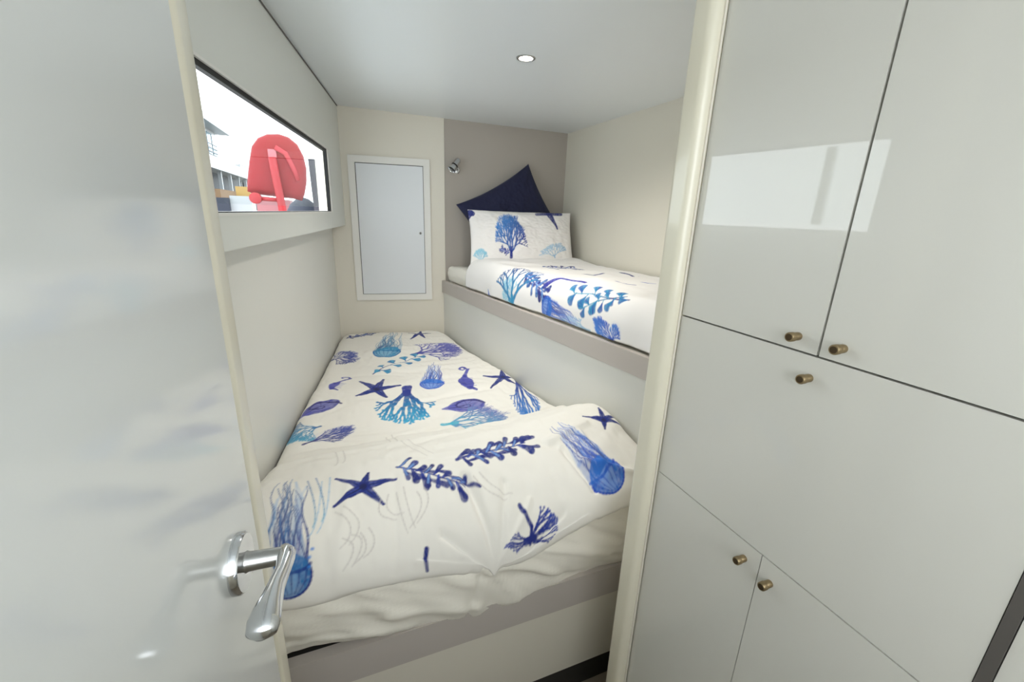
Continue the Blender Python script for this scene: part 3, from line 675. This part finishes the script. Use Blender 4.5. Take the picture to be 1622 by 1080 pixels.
# print positions on each cloth, in metres (across, along)
LOWER_PRINT = [
    ('kelp', 'navy', [(0.009, 1.9), (0.174, 1.985), (0.092, 1.895)]),
    ('jelly', 'teal', [(0.212, 1.586), (0.294, 1.98), (0.271, 1.604)]),
    ('star', 'navy', [(0.441, 1.913), (0.382, 1.95), (0.372, 1.81), (0.458, 1.817), (0.505, 1.89), (0.464, 1.995)]),
    ('coral', 'violet', [(0.37, 1.531), (0.63, 1.629), (0.44, 1.373)]),
    ('coral', 'navy', [(-0.082, 1.571), (0.055, 1.589), (-0.02, 1.451)]),
    ('ginkgo', 'teal', [(0.115, 1.305), (0.362, 1.483), (0.196, 1.363)]),
    ('jelly', 'blue', [(0.361, 1.079), (0.429, 1.368), (0.42, 1.087)]),
    ('horse', 'violet', [(0.516, 0.974), (0.575, 1.237), (0.573, 1.072)]),
    ('star', 'navy', [(0.701, 1.052), (0.731, 1.152), (0.755, 1.049), (0.734, 0.979), (0.609, 0.961), (0.618, 1.099)]),
    ('horse', 'violet', [(-0.067, 1.145), (0.024, 1.278), (-0.037, 1.087)]),
    ('star', 'navy', [(0.113, 1.079), (0.05, 1.21), (0.155, 1.207), (0.219, 1.104), (0.147, 0.994), (0.028, 1.034)]),
    ('branch', 'navyteal', [(0.238, 1.037), (0.183, 0.728), (0.349, 0.828)]),
    ('shell', 'violet', [(0.454, 0.821), (0.351, 0.813), (0.47, 0.873)]),
    ('shell', 'violet', [(-0.11, 0.971), (-0.193, 0.921), (-0.111, 1.029)]),
    ('coral', 'teal', [(-0.12, 0.808), (-0.22, 0.755), (-0.155, 0.673)]),
    ('coral', 'navy', [(-0.139, 0.7), (0.02, 0.786), (-0.069, 0.66)]),
    ('coral', 'tealviolet', [(0.351, 0.695), (0.584, 0.678), (0.414, 0.527)]),
    ('branch', 'navyblue', [(0.762, 1.017), (0.657, 0.59), (0.646, 0.778)]),
    ('kelp', 'navy', [(0.109, 0.329), (0.283, 0.228), (0.178, 0.238)]),
    ('kelp', 'navy', [(0.28, 0.311), (0.51, 0.324), (0.39, 0.279)]),
    ('jelly', 'blue', [(0.712, 0.148), (0.64, 0.356), (0.65, 0.156)]),
    ('star', 'navy', [(0.812, 0.324), (0.83, 0.387), (0.873, 0.341), (0.88, 0.299), (0.795, 0.289), (0.756, 0.371)]),
    ('star', 'navy', [(0.015, 0.286), (-0.051, 0.334), (0.032, 0.331), (0.101, 0.289), (0.061, 0.223), (-0.057, 0.243)]),
    ('jelly', 'bluedeep', [(-0.158, 0.108), (-0.162, 0.371), (-0.192, 0.118)]),
    ('branch', 'navy', [(0.438, 0.08), (0.543, 0.098), (0.521, 0.03)]),
    ('stem', 'navy', [(0.427, 0.158), (0.449, 0.105), (0.438, 0.073)]),
    ('branch', 'navy', [(0.444, 0.08), (0.339, 0.08), (0.386, 0.05)]),
    ('stem', 'navy', [(0.154, 0.103), (0.148, 0.08), (0.151, 0.05)]),
    ('sketch', 'grey', [(0.097, 0.248), (0.102, 0.186), (0.112, 0.143)]),
    ('sketch', 'grey', [(0.056, 0.238), (0.051, 0.196), (0.088, 0.181)]),
    ('sketch', 'grey', [(0.15, 0.236), (0.154, 0.196), (0.118, 0.153)]),
    ('sketch', 'grey', [(-0.041, 0.153), (-0.019, 0.131), (-0.045, 0.083)]),
    ('sketch', 'grey', [(-0.055, 0.226), (-0.022, 0.178), (-0.048, 0.131)]),
    ('sketch', 'grey', [(-0.0, 0.161), (0.009, 0.125), (-0.018, 0.098)]),
    ('sketch', 'grey', [(0.314, 0.246), (0.349, 0.201), (0.395, 0.181)]),
    ('sketch', 'grey', [(-0.056, 0.532), (-0.046, 0.437), (-0.055, 0.407)]),
    ('sketch', 'grey', [(0.11, 0.665), (0.156, 0.464), (0.201, 0.354)]),
    ('dots', 'blue', [(-0.115, 0.133), (-0.108, 0.148), (-0.116, 0.115)]),
    ('sketch', 'bluepale', [(-0.086, 0.341), (-0.094, 0.233), (-0.117, 0.176)]),
    ('sketch', 'teal', [(-0.121, 0.351), (-0.101, 0.248), (-0.106, 0.201)]),
]
UPPER_PRINT = [
    ('coral', 'tealpale', [(-0.115, 1.098), (-0.044, 1.214), (-0.054, 1.032)]),
    ('kelp', 'navyblue', [(0.001, 1.062), (-0.045, 0.862), (0.019, 0.951)]),
    ('coral', 'bluepale', [(-0.115, 0.573), (-0.115, 0.776), (-0.098, 0.667)]),
    ('branch', 'tealnavy', [(-0.115, 1.098), (0.068, 1.136), (-0.037, 0.897)]),
    ('kelp', 'navy', [(0.235, 1.24), (0.429, 1.194), (0.279, 1.148)]),
    ('stem', 'navy', [(0.325, 1.019), (0.34, 0.958), (0.437, 0.991)]),
    ('stem', 'violet', [(-0.019, 0.877), (0.034, 0.824), (0.042, 0.682)]),
    ('ginkgo', 'tealblue', [(0.007, 0.406), (-0.017, 0.682), (-0.044, 0.492)]),
    ('ginkgo', 'tealblue', [(0.022, 0.431), (-0.055, 0.603), (-0.027, 0.505)]),
    ('jelly', 'blue', [(-0.092, 0.829), (-0.115, 0.624), (-0.115, 0.854)]),
    ('coral', 'blue', [(-0.115, 0.426), (-0.083, 0.545), (-0.115, 0.586)]),
    ('coral', 'blue', [(-0.115, 0.421), (-0.064, 0.408), (-0.081, 0.368)]),
    ('stem', 'blue', [(0.352, 0.669), (0.35, 0.634), (0.371, 0.614)]),
    ('branch', 'blue', [(-0.115, 1.346), (-0.107, 1.336), (-0.115, 1.285)]),
    ('stem', 'navy', [(0.54, 0.979), (0.529, 0.918), (0.493, 0.824)]),
    ('stem', 'violet', [(0.216, 0.685), (0.2, 0.608), (0.228, 0.591)]),
]
PILLOW_PRINT = [
    ('coral', 'navyblue', [(-0.086, -0.097), (-0.09, 0.135), (0.018, -0.001)]),
    ('kelp', 'violet', [(-0.098, -0.099), (-0.148, -0.076), (-0.123, -0.112)]),
    ('tail', 'navy', [(0.212, 0.05), (0.09, 0.14), (0.248, 0.155)]),
    ('coral', 'tealpale', [(-0.267, -0.146), (-0.271, -0.068), (-0.217, -0.099)]),
    ('coral', 'bluepale', [(0.186, -0.117), (0.157, -0.047), (0.301, -0.093)]),
    ('tail', 'navy', [(-0.32, 0.113), (-0.324, 0.151), (-0.301, 0.14)]),
]
A, B, P = lower_duvet()
o = cloth('duvet', P, fill_print(A, B, (243, 239, 231), LOWER_PRINT, .0032), M_PRINT)
tag(recentre(o, (.35, 1.8, Z(-.85))), 'white duvet with large blue starfish, coral and jellyfish print spread over the low bed', 'duvet')
A, B, P = upper_duvet()
o = cloth('duvet', P, fill_print(A, B, (243, 240, 238), UPPER_PRINT, .0036), M_PRINT, tuck=.02)
tag(recentre(o, (1.1, 1.6, Z(-.335))), 'white duvet with blue coral print on the raised bunk', 'duvet')
def pillow(name, front, back, pose, m, C=None, base=(243, 240, 238)):
    mm, nn, _ = front.shape; V = np.concatenate([place(front, **pose).reshape(-1, 3), place(back, **pose).reshape(-1, 3)])
    F = np.concatenate([quads(mm, nn), quads(mm, nn, mm*nn, True)])
    # weld the seam: the back sheet's rim uses the front sheet's vertices
    i = np.arange(mm*nn).reshape(mm, nn); rim = np.concatenate([i[0], i[-1], i[:, 0], i[:, -1]])
    remap = np.arange(len(V)); remap[rim+mm*nn] = rim; F = remap[F]
    used = np.unique(F); new = np.full(len(V), -1); new[used] = np.arange(len(used))
    if C is not None: C = np.concatenate([C.reshape(-1, 3), np.tile(lin(*base), (mm*nn, 1))])[used]
    o = raw(name, V[used], new[F], m, None, C)
    return recentre(o, pose['loc'])
X, Zc, fr, bk = white_pillow()
tag(pillow('pillow', fr, bk, WHITE_PILLOW, M_PRINT, fill_print(X, Zc, (243, 240, 238), PILLOW_PRINT, .0036)), 'white pillow printed with a blue coral tree, propped at the head of the raised bunk', 'pillow')
X, Zc, fr, bk = navy_pillow()
tag(pillow('pillow', fr, bk, NAVY_PILLOW, M_NAVY), 'plain navy blue pillow tilted on its corner behind the white printed pillow', 'pillow')

# ------------------------------------------------------------------ locker hatch in the back wall
lk = thing('wall_locker', 'white framed locker hatch in the cream back wall, left of the bunk', 'locker', (*bw(.35, .01), Z(-.555)))
def wall_box(bm, s0, s1, z0, z1, o0, o1): add_prism(bm, [bw(s0, o1), bw(s1, o1), bw(s1, o0), bw(s0, o0)], Z(z0), Z(z1))
s0, s1, z0, z1, w = .115, .580, -.555, .294, .038
bm = bmesh.new()
for a in ((s0, s1, z1-w, z1), (s0, s1, z0, z0+w), (s0, s0+w, z0+w, z1-w), (s1-w, s1, z0+w, z1-w)): wall_box(bm, *a, .005, .018)
bmesh.ops.remove_doubles(bm, verts=bm.verts, dist=1e-6)
finish(bm, 'frame', M_HFRAME, lk)
bm = bmesh.new(); wall_box(bm, s0+w-.001, s1-w+.001, z0+w-.001, z1-w+.001, .0045, .0075); finish(bm, 'recess', M_GAP, lk)
bm = bmesh.new(); wall_box(bm, s0+w+.004, s1-w-.003, z0+w+.003, z1-w-.004, .007, .0155); ld = finish(bm, 'door', M_HATCH, lk, bevel=.0015)
x, y = bw(s1-w-.026, .0150)
lathe('lock', M_SATIN, [(0, .0085), (.003, .0085), (.004, .007), (.0041, .001)], (x, y, Z(-.135)), (NB[0], NB[1], 0), ld, 24)
bm = bmesh.new(); kxx, kyy = bw(s1-w-.026, .0192); add_prism(bm, [bw(s1-w-.0285, .0196), bw(s1-w-.0235, .0196), bw(s1-w-.0235, .0188), bw(s1-w-.0285, .0188)], Z(-.141), Z(-.129)); finish(bm, 'keyhole', M_BLACK, ld)
# ------------------------------------------------------------------ reading lamp on the taupe board
x, y = bw(.745, 0)
rl = thing('reading_lamp', 'small chrome swivel reading lamp on the taupe board above the bunk', 'lamp', (x, y, Z(.245)))
nb = Vector((NB[0], NB[1], 0)); base = Vector((x, y, Z(.245)))
lathe('mount', M_CHROME, [(-.001, .020), (.006, .020), (.010, .016), (.0102, .004)], base, nb, rl, 28)
h = base+nb*.045+Vector((-.006, 0, .010)); sweep('arm', M_SATIN, [base+nb*.008, base+nb*.03, h], [(.006, .006)]*3, rl, 14)
axis = (Vector((-.45, 0, .30))+nb*-.02).normalized()
ax2 = (Vector((-.50, -.25, -.62))).normalized()
top = Vector((x-.022, y, Z(.288)))+nb*.05
ctr = h
sh = lathe('shade', M_CHROME, [(-.050, .006), (-.049, .014), (-.040, .0185), (.010, .0205), (.034, .025), (.036, .0245), (.030, .0215), (-.030, .016)], ctr+Vector((-.012, 0, .012)), ax2, rl, 28)
lathe('mouth_plug', M_BLACK, [(-.002, .0205), (.020, .0205), (.022, .012)], ctr+Vector((-.012, 0, .012)), ax2, rl, 20)  # black plug set in the lamp's opening
# ------------------------------------------------------------------ recessed downlight
lx, ly = .665, 1.586; lz = Z(ceil_z(lx))
dl = thing('ceiling_light', 'small round recessed downlight glowing in the cabin ceiling', 'light', (lx, ly, lz))
lathe('trim_ring', M_SATIN, [(.002, .034), (-.002, .034), (-.004, .031), (-.003, .025), (.001, .024)], (lx, ly, lz), (0, 0, 1), dl, 40)
lathe('lens', mat('lamp_glow', (255, 246, 228), .4, emit=9), [(-.0045, .001), (-.0042, .018), (-.0025, .0245)], (lx, ly, lz), (0, 0, 1), dl, 32)
sp = bpy.data.lights.new('downlight_beam', 'SPOT'); sp.energy = 20; sp.spot_size = math.radians(150); sp.spot_blend = .9; sp.shadow_soft_size = .03; sp.color = (1, .95, .86)
so = bpy.data.objects.new('downlight_beam', sp); so.location = (lx, ly, lz-.012); col.objects.link(so)

# ------------------------------------------------------------------ outside the window: quay, boats, clubhouse
M_RED = mat('red_canvas', (130, 9, 20), .7, bump=(40, .3, .004), mottle=.12)
M_REDP = mat('red_paint', (152, 18, 30), .5)
M_PALE = mat('white_grp', (152, 156, 160), .4)
M_GREY = mat('grey_post', (58, 58, 68), .5)
M_QUAY = mat('quay_concrete', (148, 144, 136), .8, mottle=.08)
M_TEAL = mat('teal_glazing', (70, 108, 122), .15, spec=.8)
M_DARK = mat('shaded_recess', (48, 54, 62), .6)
M_TAN = mat('tan_canvas', (112, 88, 64), .8, mottle=.08)
M_SLATE = mat('slate_cover', (40, 46, 60), .7, mottle=.15)
M_YEL = mat('yellow_board', (160, 130, 72), .6)
struct(box('ground_quay', M_QUAY, (-60, 40, 3.4, 120, .75, .95)))
lb = thing('lifebuoy', 'red canvas covered lifebuoy mounted on a red post outside the window', 'lifebuoy', (-.36, 4.1, .95))
out = [(-.640, .10), (-.635, .16), (-.60, .33), (-.57, .44), (-.52, .505), (-.45, .54), (-.37, .548), (-.30, .53), (-.24, .48), (-.205, .40), (-.192, .30), (-.20, .20), (-.225, .10), (-.25, .045), (-.32, .06), (-.40, .065), (-.50, .075), (-.60, .085)]
bm = bmesh.new(); mid = Vector((-.41, 4.2, Z(.29))); rings = []
for dy, k in ((.07, .80), (.055, .94), (.02, 1.0), (-.03, 1.0), (-.06, .93), (-.075, .80), (-.08, .5)):
    rings.append([bm.verts.new((mid.x+(px-mid.x)*k, 4.2+dy, mid.z+(Z(pz)-mid.z)*k)) for px, pz in out])
for r0, r1 in zip(rings[:-1], rings[1:]):
    for i in range(len(out)): bm.faces.new([r0[i], r0[(i+1) % len(out)], r1[(i+1) % len(out)], r1[i]])
bm.faces.new(rings[0]); bm.faces.new(rings[-1])
finish(bm, 'cover', M_RED, lb, smooth=True)
box('reflective_patch', mat('pale_pink_patch', (172, 100, 108), .5), (-.455, -.395, 4.108, 4.125, Z(.365), Z(.425)), lb)
bm = bmesh.new(); add_sweep(bm, [(-.385, 4.07, .95), (-.395, 4.07, Z(.0)), (-.415, 4.07, Z(.22)), (-.425, 4.075, Z(.36))], [(.030, .03)]*4, 12, (0, 1, 0)); finish(bm, 'post', M_REDP, lb, smooth=True)
bm = bmesh.new(); add_sweep(bm, [(-.545, 4.08, Z(.048)), (-.40, 4.08, Z(.042))], [(.016, .016)]*2, 12); finish(bm, 'bracket', M_REDP, lb, smooth=True)
lathe('end_float', M_REDP, [(-.03, .03), (-.025, .043), (.025, .043), (.03, .03)], (-.575, 4.08, Z(.05)), (0, 1, 0), lb, 24)
bm = bmesh.new(); add_sweep(bm, [(-.40, 4.10, Z(.44)), (-.33, 4.105, Z(.40)), (-.28, 4.12, Z(.28)), (-.26, 4.13, Z(.20))], [(.012, .02)]*4, 10); finish(bm, 'strap', mat('pale_red_strap', (164, 44, 54), .6), lb, smooth=True)
dh = thing('deckhouse', 'white boat deckhouse corner with a dark grey post at the right of the window view', 'boat', (.3, 5.2, .95))
box('side', M_PALE, (-.135, .9, 5.1, 6.5, .95, Z(.52)), dh, bevel=.02)
bm = bmesh.new(); add_hexa(bm, [(-.175, 4.95, .95), (-.100, 4.95, .95), (-.100, 5.0, .95), (-.175, 5.0, .95), (-.205, 4.95, Z(.45)), (-.135, 4.95, Z(.45)), (-.135, 5.0, Z(.45)), (-.205, 5.0, Z(.45))]); finish(bm, 'corner_post', M_GREY, dh)
ch = thing('clubhouse', 'white waterfront clubhouse with glazed upper floor and long white terrace slab', 'building', (-9, 30, .95))
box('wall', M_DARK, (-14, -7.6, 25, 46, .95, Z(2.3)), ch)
box('upper_wall', M_PALE, (-14, -6.95, 25.2, 36, Z(2.8), Z(4.4)), ch)
for k in range(9): box('window', M_TEAL, (-6.96, -6.90, 25.4+1.15*k, 26.35+1.15*k, Z(2.95), Z(4.2)), ch)
box('terrace_slab', M_PALE, (-14, -6.5, 24.5, 45, Z(2.02), Z(2.72)), ch)
box('roof', M_PALE, (-14, -6.2, 24.6, 36.6, Z(4.4), Z(4.75)), ch)
for k in range(7): box('column', M_PALE, (-6.95, -6.75, 26+3.0*k, 26.2+3.0*k, .95, Z(2.02)), ch)
for k in range(3): box('terrace_rail', M_GREY, (-6.62, -6.58, 24.6, 44.9, Z(2.95+.22*k), Z(2.98+.22*k)), ch)
fb = thing('far_building', 'low pale quayside building with stacked flat roofs beyond the clubhouse', 'building', (-9, 60, .95))
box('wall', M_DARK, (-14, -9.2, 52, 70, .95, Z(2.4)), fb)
for k, (za, zb, x1) in enumerate(((2.3, 2.7, -7.6), (3.3, 3.6, -8.0), (1.0, 1.3, -8.4))): box('roof', M_PALE, (-14, x1, 50, 72, Z(za), Z(zb)), fb)
for k in range(6): box('column', M_PALE, (-9.1, -8.8, 51+3.4*k, 51.3+3.4*k, .95, Z(2.3)), fb)
def on_quay(name, m, b, label, cat, bevel=.02):
    bx, ex, by, ey, bz, ez = b; o = box(name, m, b, None, bevel=bevel); return tag(recentre(o, ((bx+ex)/2, (by+ey)/2, bz)), label, cat)
on_quay('stall_canopy', M_TAN, (-4.2, -2.42, 12.2, 14.0, .95, Z(.32)), 'tan canvas covered stall low on the quay below the clubhouse', 'stall')
on_quay('dock_box', M_SLATE, (-3.2, -1.72, 9.2, 10.2, .95, Z(.10)), 'dark slate coloured dock box at the lower left of the window view', 'box')
on_quay('sign_board', M_YEL, (-2.46, -2.12, 14.2, 14.3, .95, Z(.46)), 'yellow board standing behind the white crate on the quay', 'sign')
wc = on_quay('crate', M_PALE, (-1.72, -1.38, 9.3, 9.7, .95, Z(.14)), 'white crate with dark marks left of the red lifebuoy', 'crate')
on_quay('crate', mat('pink_crate', (160, 104, 108), .6), (-.90, -.52, 6.4, 6.8, .95, Z(.07)), 'pale pink crate under the red lifebuoy', 'crate')
bm = bmesh.new(); add_lathe(bm, [(0, .20), (.25, .22), (.40, .20), (.50, .15), (.57, .07), (.59, .001)], (-.36, 6.2, Z(-.48)), (0, 0, 1), 24, cap1=False)
o = finish(bm, 'dome_cover', M_SLATE, None, smooth=True); o.location = (0, 0, 0)
tag(recentre(o, (-.36, 6.2, .95)), 'dark rounded cover low on the quay right of the red post', 'cover')
